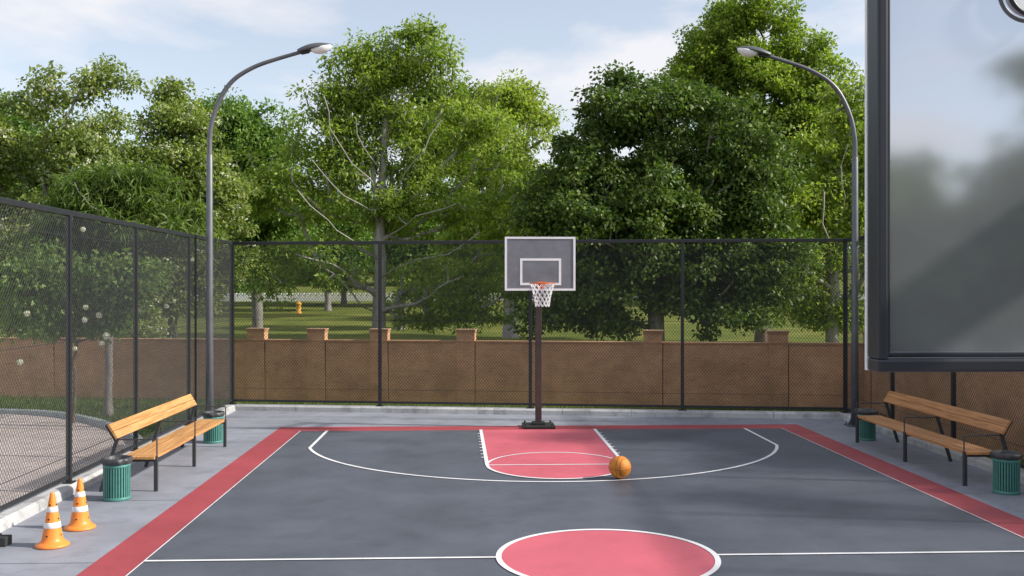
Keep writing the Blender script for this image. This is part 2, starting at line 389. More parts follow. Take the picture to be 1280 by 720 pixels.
# ------------------------------------------------------------------ chain-link fences
def fence(label, A, B, posts, zt=3.86, zb=.135, group=None, low=.5, corner=False):
    A = Vector(A); B = Vector(B); d = (B-A); W = d.length; ang = math.atan2(d.y, d.x)
    t = thing('chain_link_fence', label, 'fence', (A.x, A.y, 0), ang)
    z0 = zb+.085; z1 = zt-.06; H = z1-z0; s = .066
    V = []; Fq = []
    def wire(u0, v0, u1, v1, off, r=.0031):
        L = math.hypot(u1-u0, v1-v0)
        if L < .02: return
        nx, nz = -(v1-v0)/L*r, (u1-u0)/L*r; b0 = len(V)
        for (u, v) in ((u0, v0), (u1, v1)):
            V.extend([(u+nx, off, z0+v+nz), (u, off-r, z0+v), (u-nx, off, z0+v-nz), (u, off+r, z0+v)])
        for k in range(4): Fq.append((b0+k, b0+(k+1) % 4, b0+4+(k+1) % 4, b0+4+k))
    k = 1.25   # diamonds a little taller than wide
    c = -H/k
    while c < W:
        u0 = max(0, c); u1 = min(W, c+H/k)
        if u1 > u0: wire(u0, (u0-c)*k, u1, (u1-c)*k, -.003)
        c += s
    c = 0
    while c < W+H/k:
        u0 = max(0, c-H/k); u1 = min(W, c)
        if u1 > u0: wire(u0, (c-u0)*k, u1, (c-u1)*k, .003)
        c += s
    rawmesh('mesh_wire', V, Fq, M['wire'], t)
    bm = bmesh.new(); bar(bm, (-.03, 0, zt-.035), (W+.03, 0, zt-.035), .05, .075, bev=.008); obj('top_rail', bm, M['steel'], t)
    bm = bmesh.new(); bar(bm, (0, 0, zb+.085), (W, 0, zb+.085), .035, .05, bev=.005); obj('bottom_rail', bm, M['steel'], t)
    for z in (low, 2.07, 3.52):
        bm = bmesh.new(); tube(bm, [(0, .008, z), (W, .008, z)], .0045, 6); obj('tension_wire', bm, M['wire'], t)
    for (u, w) in posts:
        bm = bmesh.new(); box(bm, (u, 0, (zb+zt-.07)/2), (w, w, zt-.07-zb), None, .006)
        p = obj('post', bm, M['steel'], t)
        bm = bmesh.new(); box(bm, (u, 0, zb+.006), (w+.09, w+.07, .012), None, .003)
        for sx in (-1, 1):
            for sy in (-1, 1): bmesh.ops.create_cone(bm, cap_ends=True, segments=6, radius1=.008, radius2=.008, depth=.014, matrix=Matrix.Translation((u+sx*(w/2+.03), sy*(w/2+.02), zb+.018)))
        obj('foot_plate', bm, M['steel'], p)
    return t
o = .12
fl = XL-o; fr_ = XR+o
def fy(x): return backy(x)+o
cl = Vector((fl, fy(fl))); cr = Vector((fr_, fy(fr_)))
Wb = (cr-cl).length
def post_u(px):   # where a pixel column's ray crosses the back fence
    d = RT*((px-640)/F)+FW; dd = (cr-cl).normalized()
    det = d.x*(-dd.y)+d.y*dd.x; tt = (cl.x*(-dd.y)+cl.y*dd.x)/det
    return (Vector((d.x*tt, d.y*tt))-cl).dot(dd)
bp = [(post_u(p), .07) for p in (475, 663, 853)]
fence('black chain-link fence across the back of the court, behind the hoop', cl, cr, [(0, .085)]+bp+[(Wb, .085)])
fence('black chain-link fence on the left, beside the cones and lighter bench', (fl, -3.4), (fl, cl.y-.05), [(y+3.4, .065) for y in (-.8, 2.1, 5.0, 7.9, 10.8, G(88.5, 603.4, .135).y, 16.55, 19.6)]+[(20.1+3.4, .035)])
fence('black chain-link fence on the right, behind the shaded bench', (fr_, cr.y-.05), (fr_, -3.4), [(cr.y-.05-y, .065) for y in (18.6, 16.2, 13.8, 11.3, 8.8, 6.3, 3.8, 1.3, -1.2)])
# ------------------------------------------------------------------ brick walls
def wall(label, A, B, pill, H=1.52, th=.22):
    A = Vector(A); B = Vector(B); d = B-A; W = d.length; t = thing('brick_wall', label, 'wall', (A.x, A.y, 0), math.atan2(d.y, d.x))
    bm = bmesh.new(); box(bm, (W/2, 0, H/2-.03), (W, th, H-.02)); obj('wall_panel', bm, M['brick'], t)
    bm = bmesh.new(); box(bm, (W/2, 0, H-.018), (W, th+.05, .045), None, .006); obj('coping', bm, M['cap'], t)
    for u in pill:
        bm = bmesh.new(); box(bm, (u, 0, .85), (.44, .255, 1.74)); p = obj('pillar', bm, M['brick'], t)
        bm = bmesh.new(); box(bm, (u+.231, -.1115, .74), (.016, .007, 1.46)); obj('painted_shade_strip', bm, M['shade_strip'], p)  # dark strip painting in the shadow line beside the pillar
        bm = bmesh.new(); box(bm, (u, 0, 1.745), (.465, .28, .05), None, .006); box(bm, (u, 0, 1.785), (.49, .305, .035), None, .008); obj('cap', bm, M['cap'], p)
w1 = P(280, 360, 24.9); w2 = P(1055, 360, 23.1); wd = (w2-w1); wd.z = 0; wd.normalize()
def wall_at(px):
    d = RT*((px-640)/F)+FW; det = d.x*(-wd.y)+d.y*wd.x; tt = (w1.x*(-wd.y)+w1.y*wd.x)/det
    return Vector((d.x*tt, d.y*tt))
WX = 9.05
wr = w1.xy+wd.xy*((WX-w1.x)/wd.x); wl = w1.xy-wd.xy*22
pp = [(wall_at(px)-wl).dot(wd.xy) for px in (-420, -240, -60, 60, 322, 397, 475, 583, 816, 972)]
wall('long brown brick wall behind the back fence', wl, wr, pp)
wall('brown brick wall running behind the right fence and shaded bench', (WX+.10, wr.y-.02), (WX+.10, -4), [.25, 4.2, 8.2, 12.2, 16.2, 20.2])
# ------------------------------------------------------------------ street lamps
def lamp(label, x, y, flip):
    t = thing('street_lamp', label, 'street lamp', (x, y, 0), 0, 'curved street lamps at the court corners')
    s = flip; k = 1/62.8
    bm = bmesh.new(); box(bm, (0, 0, .012), (.34, .34, .024), None, .004)
    for a in (-1, 1):
        for c in (-1, 1): bmesh.ops.create_cone(bm, cap_ends=True, segments=6, radius1=.016, radius2=.016, depth=.04, matrix=Matrix.Translation((a*.13, c*.13, .04)))
    for a in (0, 1, 2, 3):
        an = a*math.pi/2; dx, dy = math.cos(an), math.sin(an)
        vs = []
        for off in (-.006, .006):
            ox, oy = -dy*off, dx*off
            vs.append([bm.verts.new((dx*r+ox, dy*r+oy, z)) for r, z in ((.05, .02), (.15, .02), (.05, .24))])
        bm.faces.new(vs[0]); bm.faces.new(vs[1][::-1])
        for i in range(3): bm.faces.new((vs[0][i], vs[0][(i+1) % 3], vs[1][(i+1) % 3], vs[1][i]))
    obj('base_plate', bm, M['lampm'], t)
    zt = 2.8+165*k
    bm = bmesh.new(); tube(bm, [(0, 0, .02), (0, 0, 2), (0, 0, zt), (0, 0, zt+.03)], [.078, .070, .062, .05], 20); obj('pole', bm, M['lampm'], t, True)
    pts = [(0, zt), (0, zt+29*k), (7*k, zt+59*k), (24*k, zt+92*k), (53*k, zt+111*k), (82*k, zt+121*k), (116*k, zt+131*k)]
    pts = smooth2(pts, 3)
    bm = bmesh.new(); tube(bm, [(s*a, 0, z) for a, z in pts], [.052-.016*i/len(pts) for i in range(len(pts))], 16); obj('arm', bm, M['lampm'], t, True)
    hx, hz = 112*k, zt+130*k; tilt = math.atan2(9, 40)
    # head: tapered shell + lens
    def shell(top, L, wmax, h, x0, z0, n=18, m_=20):
        bm = bmesh.new(); rows = []
        for i in range(n+1):
            u = i/n; xx = x0+u*L
            w = wmax*(math.sin(math.pi*min(1, (u*.86+.14)))**.55) if top else wmax*max(.0, math.sin(math.pi*u))**.5
            hh = h*(math.sin(math.pi*(u*.80+.16))**.8) if top else h*math.sin(math.pi*u)**.6
            row = []
            for j in range(m_+1):
                a = math.pi*j/m_; yy = w*math.cos(a); zz = z0+(hh*math.sin(a) if top else -hh*math.sin(a))
                X = xx*math.cos(tilt)-zz*math.sin(tilt); Z = xx*math.sin(tilt)+zz*math.cos(tilt)
                row.append(bm.verts.new((s*(hx+X), yy, hz+Z)))
            rows.append(row)
        for i in range(n):
            for j in range(m_): bm.faces.new((rows[i][j], rows[i+1][j], rows[i+1][j+1], rows[i][j+1]))
            bm.faces.new((rows[i][0], rows[i][m_], rows[i+1][m_], rows[i+1][0]))
        bm.faces.new(rows[0]); bm.faces.new(rows[-1])
        bmesh.ops.remove_doubles(bm, verts=bm.verts, dist=1e-5); bmesh.ops.recalc_face_normals(bm, faces=bm.faces)
        return bm
    h = obj('lamp_head', shell(True, .70, .15, .115, -.04, 0), M['head'], t, True)
    obj('lens', shell(False, .45, .13, .125, .20, .004), M['lens'], h, True)
    bm = bmesh.new(); box(bm, (s*(hx+.10), 0, hz-.005), (.17, .09, .05), Matrix.Rotation(-tilt*s, 4, 'Y'), .01); obj('clamp', bm, M['steel'], h)
    return t
pl_ = P(262, 360, 19.75); pr_ = P(1070.5, 360, 20.2)
lamp('curved grey street lamp by the left fence, behind the lighter bench', pl_.x+.0, pl_.y, 1)
lamp('curved grey street lamp by the right fence corner, behind the shaded bench', XR-.07 if False else pr_.x-.03, pr_.y, -1)
# ------------------------------------------------------------------ benches
def bench(label, xf, ys_, s, wood):
    """xf: x of front legs; s=+1: back of bench towards +x"""
    t = thing('park_bench', label, 'bench', (xf, ys_[0], 0), 0, 'slatted wooden benches along the side fences')
    L = ys_[-1]-ys_[0]
    for i, y in enumerate(ys_):
        y -= ys_[0]
        bm = bmesh.new(); box(bm, (0, y, .24), (.05, .05, .48), None, .006); obj('front_leg', bm, M['bframe'], t)
        bm = bmesh.new(); bar(bm, (s*.75, y, 0), (s*.52, y, .74), .05, .035, Vector((0, 1, 0)), .005); obj('rear_leg', bm, M['bframe'], t)
        bm = bmesh.new(); bar(bm, (s*.03, y, .425), (s*.60, y, .425), .04, .03, bev=.004); obj('seat_bracket', bm, M['bframe'], t)
        bm = bmesh.new(); bar(bm, (s*.535, y, .68), (s*.675, y, .915), .035, .03, Vector((0, 1, 0)), .004); obj('back_bracket', bm, M['bframe'], t)
        bm = bmesh.new(); tube(bm, [(-s*.012, y, .46), (-s*.012, y, .70), (-s*.002, y, .712), (s*.50, y, .715)], .010, 8); obj('armrest', bm, M['bframe'], t)
    for k in range(2):
        bm = bmesh.new(); box(bm, (s*(.115+k*.228), L/2, .4655), (.222, L+.12, .04), None, .005); obj('seat_plank', bm, wood, t)
    d = Vector((s*.14, 0, .235)).normalized(); nrm = Vector((-s*d.z, 0, abs(d.x)))
    for k in range(2):
        c = Vector((s*.545, 0, .715))+d*(.055+k*.115)+nrm*.036
        rot = Matrix((d, Vector((0, 1, 0)), d.cross(Vector((0, 1, 0))))).transposed().to_4x4()
        bm = bmesh.new(); box(bm, (c.x, L/2, c.z), (.111, L+.12, .036), rot, .005); obj('back_plank', bm, wood, t)
    return t
yl = [G(195, 614).y, G(243, 583.3).y, G(283, 558.6).y]; yr = [G(1205, 607.3).y, G(1130, 577.3).y, G(1071.7, 553.3).y]
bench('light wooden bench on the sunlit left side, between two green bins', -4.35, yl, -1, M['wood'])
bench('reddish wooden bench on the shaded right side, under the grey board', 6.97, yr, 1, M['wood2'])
# ------------------------------------------------------------------ bins
def bin_():
    t = thing('litter_bin', '', 'bin', (0, 0, 0), 0, 'green slatted litter bins')
    bm = bmesh.new(); lathe(bm, [(.150, .02), (.150, .50)], 40); obj('liner', bm, M['binin'], t, False)
    bm = bmesh.new()
    for k in range(30):
        a = 2*math.pi*k/30; c, s = math.cos(a), math.sin(a)
        box(bm, (.166*c, .166*s, .262), (.008, .022, .50), Matrix.Rotation(a, 4, 'Z'), .002)
    obj('slats', bm, M['bin'], t)
    bm = bmesh.new(); lathe(bm, [(.155, .0), (.172, .0), (.176, .01), (.176, .035), (.171, .042), (.155, .042)], 48); obj('bottom_ring', bm, M['bin'], t, True)
    bm = bmesh.new(); lathe(bm, [(.158, .435), (.172, .435), (.1755, .44), (.1755, .462), (.172, .467), (.158, .467)], 48, cap=False); obj('top_ring', bm, M['bin'], t, True)
    rnd = [random.uniform(-1, 1) for _ in range(60)]
    def f(k, n, z): return 1+.035*rnd[k % 60]+.03*math.sin(k*.9+z*40)
    bm = bmesh.new(); lathe(bm, [(.176, .475), (.190, .49), (.200, .515), (.194, .545), (.178, .558), (.160, .55), (.150, .50), (.12, .42), (.02, .40)], 60, f=f, cap=False)
    obj('bin_bag', bm, M['bag'], t, True)
    return t
b0 = bin_(); g = G(146, 624); b0.location = (g.x, g.y, .001); b0['label'] = 'green litter bin at the near end of the light bench, beside the cones'
for px, py, lab, rz in ((266.5, 553, 'green litter bin at the far end of the light bench, by the lamp post', 1.1), (1258, 616, 'green litter bin at the near end of the shaded right bench', 2.0), (1082.5, 549.5, 'green litter bin at the far end of the shaded right bench', 3.4)):
    c = copy_tree(b0, lab); g = G(px, py); c.location = (g.x, g.y, .001); c.rotation_euler = (0, 0, rz)
# ------------------------------------------------------------------ cones
def cone_():
    t = thing('traffic_cone', '', 'traffic cone', (0, 0, 0), 0, 'orange traffic cones with white bands')
    bm = bmesh.new(); lathe(bm, [(.150, 0), (.172, .002), (.175, .012), (.170, .024), (.150, .036), (.128, .052), (.118, .062)], 48, cap=False); obj('base', bm, M['cone'], t, True)
    def rz(z): return .112-(z-.06)*(.112-.026)/(.56-.06)
    prof = [(.122, .060), (.114, .07)]+[(rz(z), z) for z in (.09, .15, .2, .3, .4, .5, .56)]+[(.022, .575), (.010, .583), (.001, .585)]
    bm = bmesh.new(); lathe(bm, prof, 48, cap=False); body = obj('body', bm, M['cone'], t, True)
    for z0, z1 in ((.205, .265), (.375, .43)):
        bm = bmesh.new(); lathe(bm, [(rz(z0)+.001, z0), (rz(z0)+.0025, z0+.002), (rz(z1)+.0025, z1-.002), (rz(z1)+.001, z1)], 48, cap=False); obj('white_band', bm, M['band'], t, True)
    for z in (.125, .30, .452):
        for k in range(4):
            a = math.pi/2*k-1.75; r = rz(z)
            bm = bmesh.new(); bmesh.ops.create_cone(bm, cap_ends=True, segments=14, radius1=.0095, radius2=.0095, depth=.006, matrix=Matrix.Translation((r*math.cos(a), r*math.sin(a), z)) @ Matrix.Rotation(a, 4, 'Z') @ Matrix.Rotation(R(80), 4, 'Y'))
            obj('hole', bm, M['hole'], body)
    return t
c0 = cone_(); g = G(65.5, 682.5); c0.location = (g.x, g.y, .0015); c0['label'] = 'orange traffic cone nearer the camera, left of the other cone'; c0.scale = (1.0, 1.0, 1.0)
c1 = copy_tree(c0, 'orange traffic cone farther back, between the other cone and the green bin'); g = G(100, 660.5); c1.location = (g.x, g.y, .0015); c1.rotation_euler = (0, 0, .15)
# little black block at the frame edge
g = G(-6, 684)
t = thing('rubber_foot', 'black rubber foot block on the pavement at the far left edge, beside the cones', 'foot block', (g.x, g.y+.08, 0))
bm = bmesh.new(); box(bm, (0, 0, .05), (.22, .16, .1), None, .012); obj('block', bm, M['rubber'], t)
bm = bmesh.new(); box(bm, (-.03, 0, .112), (.09, .09, .024), None, .008); obj('socket', bm, M['rubber'], t)
# ------------------------------------------------------------------ ball
g = G(775, 599.5)
t = thing('basketball', 'orange basketball lying on the arc line by the key', 'ball', (g.x, g.y, .018), 0)
rb = .163
bm = bmesh.new(); bmesh.ops.create_uvsphere(bm, u_segments=64, v_segments=32, radius=rb, matrix=Matrix.Translation((0, 0, rb))); obj('ball_skin', bm, M['ball'], t, True)
bm = bmesh.new(); rot = Matrix.Rotation(R(75), 4, 'X') @ Matrix.Rotation(R(20), 4, 'Y')
for mt in (Matrix.Rotation(R(8), 4, 'X'), Matrix.Rotation(R(90), 4, 'Y') @ Matrix.Rotation(R(30), 4, 'X')):
    torus(bm, (0, 0, rb), rb, .0028, 64, 6, mt)
for s in (-1, 1):
    pts = []
    for i in range(60):
        a = 2*math.pi*i/60; v = Vector((math.cos(a)*.72, s*(.62+.16*math.cos(2*a)), math.sin(a)*.72)).normalized()*rb
        v = Matrix.Rotation(R(35), 3, 'Z') @ v
        pts.append(v+Vector((0, 0, rb)))
    tube(bm, pts+[pts[0]], .0028, 6, False)
obj('seams', bm, M['seam'], t)
# ------------------------------------------------------------------ far hoop
hx = G(673, 534).x; hy = G(673, 534).y
t = thing('basketball_hoop', 'basketball hoop with grey white-edged backboard on a dark post, at the far baseline', 'basketball hoop', (hx, hy, 0))
bm = bmesh.new(); box(bm, (0, 0, .035), (.64, .62, .05), None, .01); box(bm, (0, 0, .085), (.26, .26, .05), None, .01)
for a in (-1, 1):
    for c in (-1, 1): bmesh.ops.create_cone(bm, cap_ends=True, segments=6, radius1=.022, radius2=.022, depth=.05, matrix=Matrix.Translation((a*.26, c*.25, .075)))
obj('base_plate', bm, M['hbase'], t)
bm = bmesh.new(); box(bm, (0, 0, 1.65), (.125, .125, 3.1), None, .012); obj('post', bm, M['hpole'], t)
bY = -.85
bm = bmesh.new()
bar(bm, (0, -.03, 3.12), (0, bY+.06, 3.42), .09, .09); obj('support_arm', bm, M['hpole'], t)
bm = bmesh.new(); bar(bm, (0, -.03, 2.86), (0, bY+.06, 2.95), .09, .09)
obj('support_arm', bm, M['hpole'], t)
D = P(675, 360, 1).y
Db = (hy+bY-.02)/(FW.y)  # camera depth about
Db = Vector((hx, hy+bY-.02, 0)).dot(FW)
def bx_(px): return P(px, 360, Db).x-hx
def bz_(py): return P(675, py, Db).z
X0, X1, Z0, Z1 = bx_(631), bx_(719.5), bz_(363.3), bz_(296)
bm = bmesh.new(); box(bm, ((X0+X1)/2, bY, (Z0+Z1)/2), (X1-X0-.03, .03, Z1-Z0-.03)); bo = obj('backboard', bm, M['board'], t)
def rectframe(bm, x0, x1, z0, z1, w, y, th):
    box(bm, ((x0+x1)/2, y, z1-w/2), (x1-x0, th, w)); box(bm, ((x0+x1)/2, y, z0+w/2), (x1-x0, th, w))
    box(bm, (x0+w/2, y, (z0+z1)/2), (w, th, z1-z0-2*w)); box(bm, (x1-w/2, y, (z0+z1)/2), (w, th, z1-z0-2*w))
bm = bmesh.new(); rectframe(bm, X0, X1, Z0, Z1, .04, bY-.002, .045); obj('white_border', bm, M['white'], bo)
bm = bmesh.new(); rectframe(bm, bx_(650), bx_(701.5), bz_(356.5), bz_(323), .045, bY-.0165, .006); obj('target_square', bm, M['white'], bo)
rx = bx_(676.5); rz_ = P(675, 354.2, Db-.3).z; rr = .232; ry = bY-.03-.06-rr
bm = bmesh.new(); torus(bm, (rx, ry, rz_), rr, .011, 48, 8); rim = obj('rim', bm, M['rim'], t, True)
bm = bmesh.new()
box(bm, (rx, bY-.024, rz_-.035), (.15, .016, .13), None, .003); box(bm, (rx, bY-.06, rz_-.008), (.12, .09, .012))
vs = [bm.verts.new((rx+a, b_, c)) for a in (-.008, .008) for b_, c in ((bY-.03, rz_-.012), (bY-.085, rz_-.012), (bY-.03, rz_-.10))]
bm.faces.new(vs[:3]); bm.faces.new(vs[3:][::-1])
for i in range(3): bm.faces.new((vs[i], vs[(i+1) % 3], vs[3+(i+1) % 3], vs[3+i]))
obj('bracket', bm, M['rim'], rim)
bm = bmesh.new(); nl = 12; rows = 6; levels = []
for j in range(rows+1):
    f = j/rows; r_ = (rr-.008)*(1-f)**1.6*.42+(rr)*.575; z = rz_-.012-.43*f
    if j == 0: r_ = rr-.004
    levels.append([Vector((rx+r_*math.cos(2*math.pi*(k+.5*(j % 2))/nl), ry+r_*math.sin(2*math.pi*(k+.5*(j % 2))/nl), z)) for k in range(nl)])
for j in range(rows):
    for k in range(nl):
        a = levels[j][k]
        for d_ in ((0, -1) if j % 2 == 0 else (0, 1)): 
            b_ = levels[j+1][(k+d_) % nl]; mid = (a+b_)/2; mid.z -= .006
            tube(bm, [a, mid, b_], .0062, 5)
obj('net', bm, M['net'], t)
# ------------------------------------------------------------------ near hoop seen from behind
nY = 1.58
nx0 = P(1080.5, 360, 1.632).x; nz0 = P(1083, 465.5, 1.58).z; nw = 1.36; nh = 1.03
nt_ = thing('basketball_hoop', 'large grey board in a black frame seen from behind, cut off at the upper right', 'basketball hoop', (nx0+nw/2, nY-.32, 0))
ox, oy = nx0+nw/2, nY-.32
def nb(x, y, z): return (x-ox, y-oy, z)
bm = bmesh.new(); box(bm, nb(nx0+nw/2, nY, nz0+nh/2), (nw-.035, .008, nh-.035)); bd = obj('backboard', bm, M['sheet'], nt_)
bm = bmesh.new(); rectframe(bm, -nw/2, nw/2, nz0, nz0+nh, .04, nY+.022-oy, .008); obj('white_border', bm, M['white'], bd)
bm = bmesh.new(); w = .021
yb0, yb1 = nY-.028, nY+.016
for (x, z, sx, sz) in ((0, nz0+w/2, nw, w), (0, nz0+nh-w/2, nw, w), (-nw/2+w/2*.8, nz0+nh/2, w*.8, nh-2*w), (nw/2-w/2*.8, nz0+nh/2, w*.8, nh-2*w)):
    box(bm, (x, (yb0+yb1)/2-oy, z), (sx, yb1-yb0, sz), None, .004)
obj('back_frame', bm, M['fdark'], bd)
bm = bmesh.new()
for (x, z, sx, sz) in ((0, nz0+w+.006, nw-.04, .008), (-nw/2+w*.8+.006, nz0+nh/2, .008, nh-.06)):
    box(bm, (x, nY-.0085-oy, z), (sx, .007, sz), None, .002)
obj('glazing_bead', bm, M['fdark'], bd)
rc = P(1301, -18, 1.588)
bm = bmesh.new(); torus(bm, (rc.x-ox, nY-.018-oy, rc.z), .047, .0035, 48, 10, Matrix.Rotation(R(90), 3, 'X')); box(bm, (rc.x-ox+.06, nY-.012-oy, rc.z), (.05, .014, .03), None, .003); obj('dark_ring', bm, M['fdark'], bd, True)  # dark ring on the board's back, pale disc inside it
bm = bmesh.new(); bmesh.ops.create_cone(bm, cap_ends=True, segments=32, radius1=.043, radius2=.043, depth=.008, matrix=Matrix.Translation((rc.x-ox, nY-.009-oy, rc.z)) @ Matrix.Rotation(R(90), 4, 'X')); obj('pale_disc', bm, M['white'], bd)
bm = bmesh.new(); box(bm, (0, 0, 1.65), (.125, .125, 3.1), None, .012); obj('post', bm, M['hpole'], nt_)
bm = bmesh.new(); box(bm, (0, 0, .035), (.64, .62, .05), None, .01); obj('base_plate', bm, M['hbase'], nt_)
bm = bmesh.new(); bar(bm, (0, .06, 3.12), (0, .295, 3.16), .09, .09); obj('support_arm', bm, M['hpole'], nt_)
bm = bmesh.new(); bar(bm, (0, .06, 2.86), (0, .295, 2.88), .09, .09); obj('support_arm', bm, M['hpole'], nt_)
bm = bmesh.new(); torus(bm, (0, nY+.03+.06+rr-oy, nz0+.13), rr, .011, 48, 8); rm2 = obj('rim', bm, M['rim'], nt_, True)
bm = bmesh.new(); box(bm, (0, nY+.06-oy, nz0+.12), (.12, .07, .012)); obj('bracket', bm, M['rim'], rm2)
# ------------------------------------------------------------------ trees
rng = np.random.default_rng(11)
def tree(name, label, D, px, base_z, lobes, mat, bark, seed, ncl=260, lpc=230, leaf=(.15, .075), rc=.62, tr=.22, top=.75, limbs=(), dep=.85, thin=0, group='trees beyond the wall',
         pxl=True, droop=.35, xy=None, cat='tree', bloss=0, first=None, wig=.12, twig=.011, flat=.62):
    r = np.random.default_rng(seed)
    base = P(px, 360, D) if xy is None else Vector((xy[0], xy[1], 0)); base.z = base_z if base_z is not None else terr(base.x, base.y)
    t = thing(name, label, cat, base, 0, group)
    # lobes -> world ellipsoids
    E = []
    for lb in lobes:
        if pxl:
            x, y, rx_, ry_ = lb[:4]; off = lb[4] if len(lb) > 4 else 0
            c = P(x, y, D+off); k = (D+off)/F; E.append((np.array(c), np.array((rx_*k, max(rx_, ry_)*k*dep if len(lb) < 6 else lb[5], ry_*k))))
        else: E.append((np.array((base.x+lb[0], base.y+lb[1], base.z+lb[2])), np.array(lb[3:6])))
    vol = np.array([e[1].prod() for e in E])**.66; vol /= vol.sum()
    C = []
    nb_ = max(6, ncl//7); boughs = []
    for i in range(nb_):
        e = E[r.choice(len(E), p=vol)]; d = r.normal(size=3); d /= np.linalg.norm(d); boughs.append(e[0]+d*e[1]*(r.random()**(1/3.2))*.95)
    for i in range(ncl):
        if r.random() < .62:
            C.append(boughs[r.integers(nb_)]+r.normal(size=3)*np.array((1, 1, .55))*rc*.8); continue
        e = E[r.choice(len(E), p=vol)]; d = r.normal(size=3); d /= np.linalg.norm(d); rad = r.random()**(1/2.6)
        C.append(e[0]+d*e[1]*rad*1.08)
    C = np.array(C); C = C[C[:, 2] > base.z+.5]
    if thin:   # the crown is thinner on its court side, limbs show
        fd = (C-np.array(base)) @ np.array((FW.x, FW.y, 0)); mid_ = np.median(fd); C = C[~((fd < mid_-.25) & (r.random(len(C)) < thin))]
    ex = []
    for lm in limbs:
        for (x, y, o_) in lm[2:]:
            for q in range(3): ex.append(np.array(P(x, y, D+o_))+r.normal(size=3)*.55+np.array((0, 0, .35)))
    if ex: C = np.concatenate([C, np.array(ex)])
    nn4 = np.sort(np.linalg.norm(C[:, None]-C[None], axis=2), axis=1)[:, 5]; C = C[nn4 < 2.0*rc]   # no stray tufts off the crown
    allc = np.array([e[0] for e in E]); ztop = max(e[0][2]+e[1][2] for e in E)
    bz = np.array(base); tz = base.z+(ztop-base.z)*top
    tx = np.average(C[:, :2], axis=0)
    nodes = []; par = []
    nt2 = 16
    for i in range(nt2+1):
        f = i/nt2
        xy_ = bz[:2]+(tx-bz[:2])*f**1.6*.55+r.normal(size=2)*wig*f*.6
        nodes.append(np.array((*xy_, base.z+(tz-base.z)*f))); par.append(i-1)
    ntr = len(nodes)
    def addpath(a_idx, end, bow=.12, steps=None, jit=.1):
        a = nodes[a_idx]; L = np.linalg.norm(end-a); st = steps or max(2, int(L/.55)); prev = a_idx
        side = r.normal(size=3)*L*.07; side[2] = abs(side[2])*0
        for k in range(1, st+1):
            f = k/st; p = a+(end-a)*f; p = p+side*math.sin(math.pi*f); p[2] += -bow*L*math.sin(math.pi*f)*.6
            if k < st: p = p+r.normal(size=3)*jit*min(1, L*.3)*.5
            nodes.append(p); par.append(prev); prev = len(nodes)-1
        return prev
    for lm in limbs:     # hand-placed limbs (pixel polyline with depth offsets)
        pts = [np.array(P(x, y, D+o_)) for x, y, o_ in lm]
        prev = int(np.argmin([np.linalg.norm(nodes[i]-pts[0]) for i in range(ntr)]))
        for p in pts[1:]: prev = addpath(prev, p, .0, None, .06)
    dist = np.linalg.norm(C[:, :2]-tx, axis=1)+.3*np.abs(C[:, 2]-base.z-(ztop-base.z)*.5)
    tips = []
    for i in np.argsort(dist):
        c = C[i]; NN = np.array(nodes); d = NN-c; dd = np.linalg.norm(d, axis=1)
        hz = np.linalg.norm(d[:, :2], axis=1); slope = (NN[:, 2]-(c[2]-hz*.35))
        cost = dd+np.maximum(0, slope)*1.6+(NN[:, 2] < base.z+(tz-base.z)*.18)*5
        tips.append(addpath(int(np.argmin(cost)), c))
    NN = np.array(nodes); par = np.array(par); n = len(NN); cnt = np.zeros(n)
    for i in tips: cnt[i] += 1
    for i in range(n-1, 0, -1): cnt[par[i]] += cnt[i]
    mx = cnt[0]; rad = twig+(tr-twig)*(cnt/mx)**.52
    rad[0] = tr*1.35; rad[1] = max(rad[1], tr*1.02)
    # limbs mesh
    k = 6; V = []; Fq = []
    ang = np.arange(k)*2*np.pi/k
    for i in range(1, n):
        a, b_ = NN[par[i]], NN[i]; d = b_-a; L = np.linalg.norm(d)
        if L < 1e-4: continue
        if par[i] == i-1 and i <= nt2: kk = 10
        d = d/L; ref = np.array((0, 0, 1.)) if abs(d[2]) < .9 else np.array((1., 0, 0)); x = np.cross(d, ref); x /= np.linalg.norm(x); y = np.cross(d, x)
        ra = min(rad[par[i]], rad[i]*1.35) if i > nt2 else rad[par[i]]
        ring = np.outer(np.cos(ang), x)+np.outer(np.sin(ang), y); b0 = len(V)
        V.extend(a-d*ra*.3+ring*ra); V.extend(b_+d*rad[i]*.3+ring*rad[i])
        for q in range(k): Fq.append((b0+q, b0+(q+1) % k, b0+k+(q+1) % k, b0+k+q))
    rawmesh('trunk', np.array(V)-bz, Fq, bark, t, True)
    # leaves
    nC = len(C); cen = np.repeat(C, lpc, axis=0); m_ = len(cen)
    rcl = np.repeat(rc*(.65+.7*r.random(nC)), lpc)
    g_ = r.normal(size=(m_, 3)); g_ /= np.linalg.norm(g_, axis=1)[:, None]; g_ *= (r.random(m_)**.45)[:, None]
    pos = cen+g_*rcl[:, None]*np.array((1.1, 1.1, flat))
    def blades(pos, l, w, r, outward):
        m_ = len(pos); d = r.normal(size=(m_, 3))*.8+outward*.9; d[:, 2] -= droop; d /= np.linalg.norm(d, axis=1)[:, None]
        nn = r.normal(size=(m_, 3))*.75; nn[:, 2] += .9; s = np.cross(d, nn); s /= np.linalg.norm(s, axis=1)[:, None]
        up = np.cross(s, d); sc = (.6+.8*r.random(m_))[:, None]
        v = np.stack([pos, pos+d*l*.42*sc+s*w*.5*sc+up*w*.12, pos+d*l*sc-up*l*.12, pos+d*l*.42*sc-s*w*.5*sc+up*w*.12], axis=1)
        return v.reshape(-1, 3), np.arange(m_*4).reshape(-1, 4)
    V, Fq = blades(pos, leaf[0], leaf[1], r, g_)
    rawmesh('crown', V-bz, Fq, mat, t)
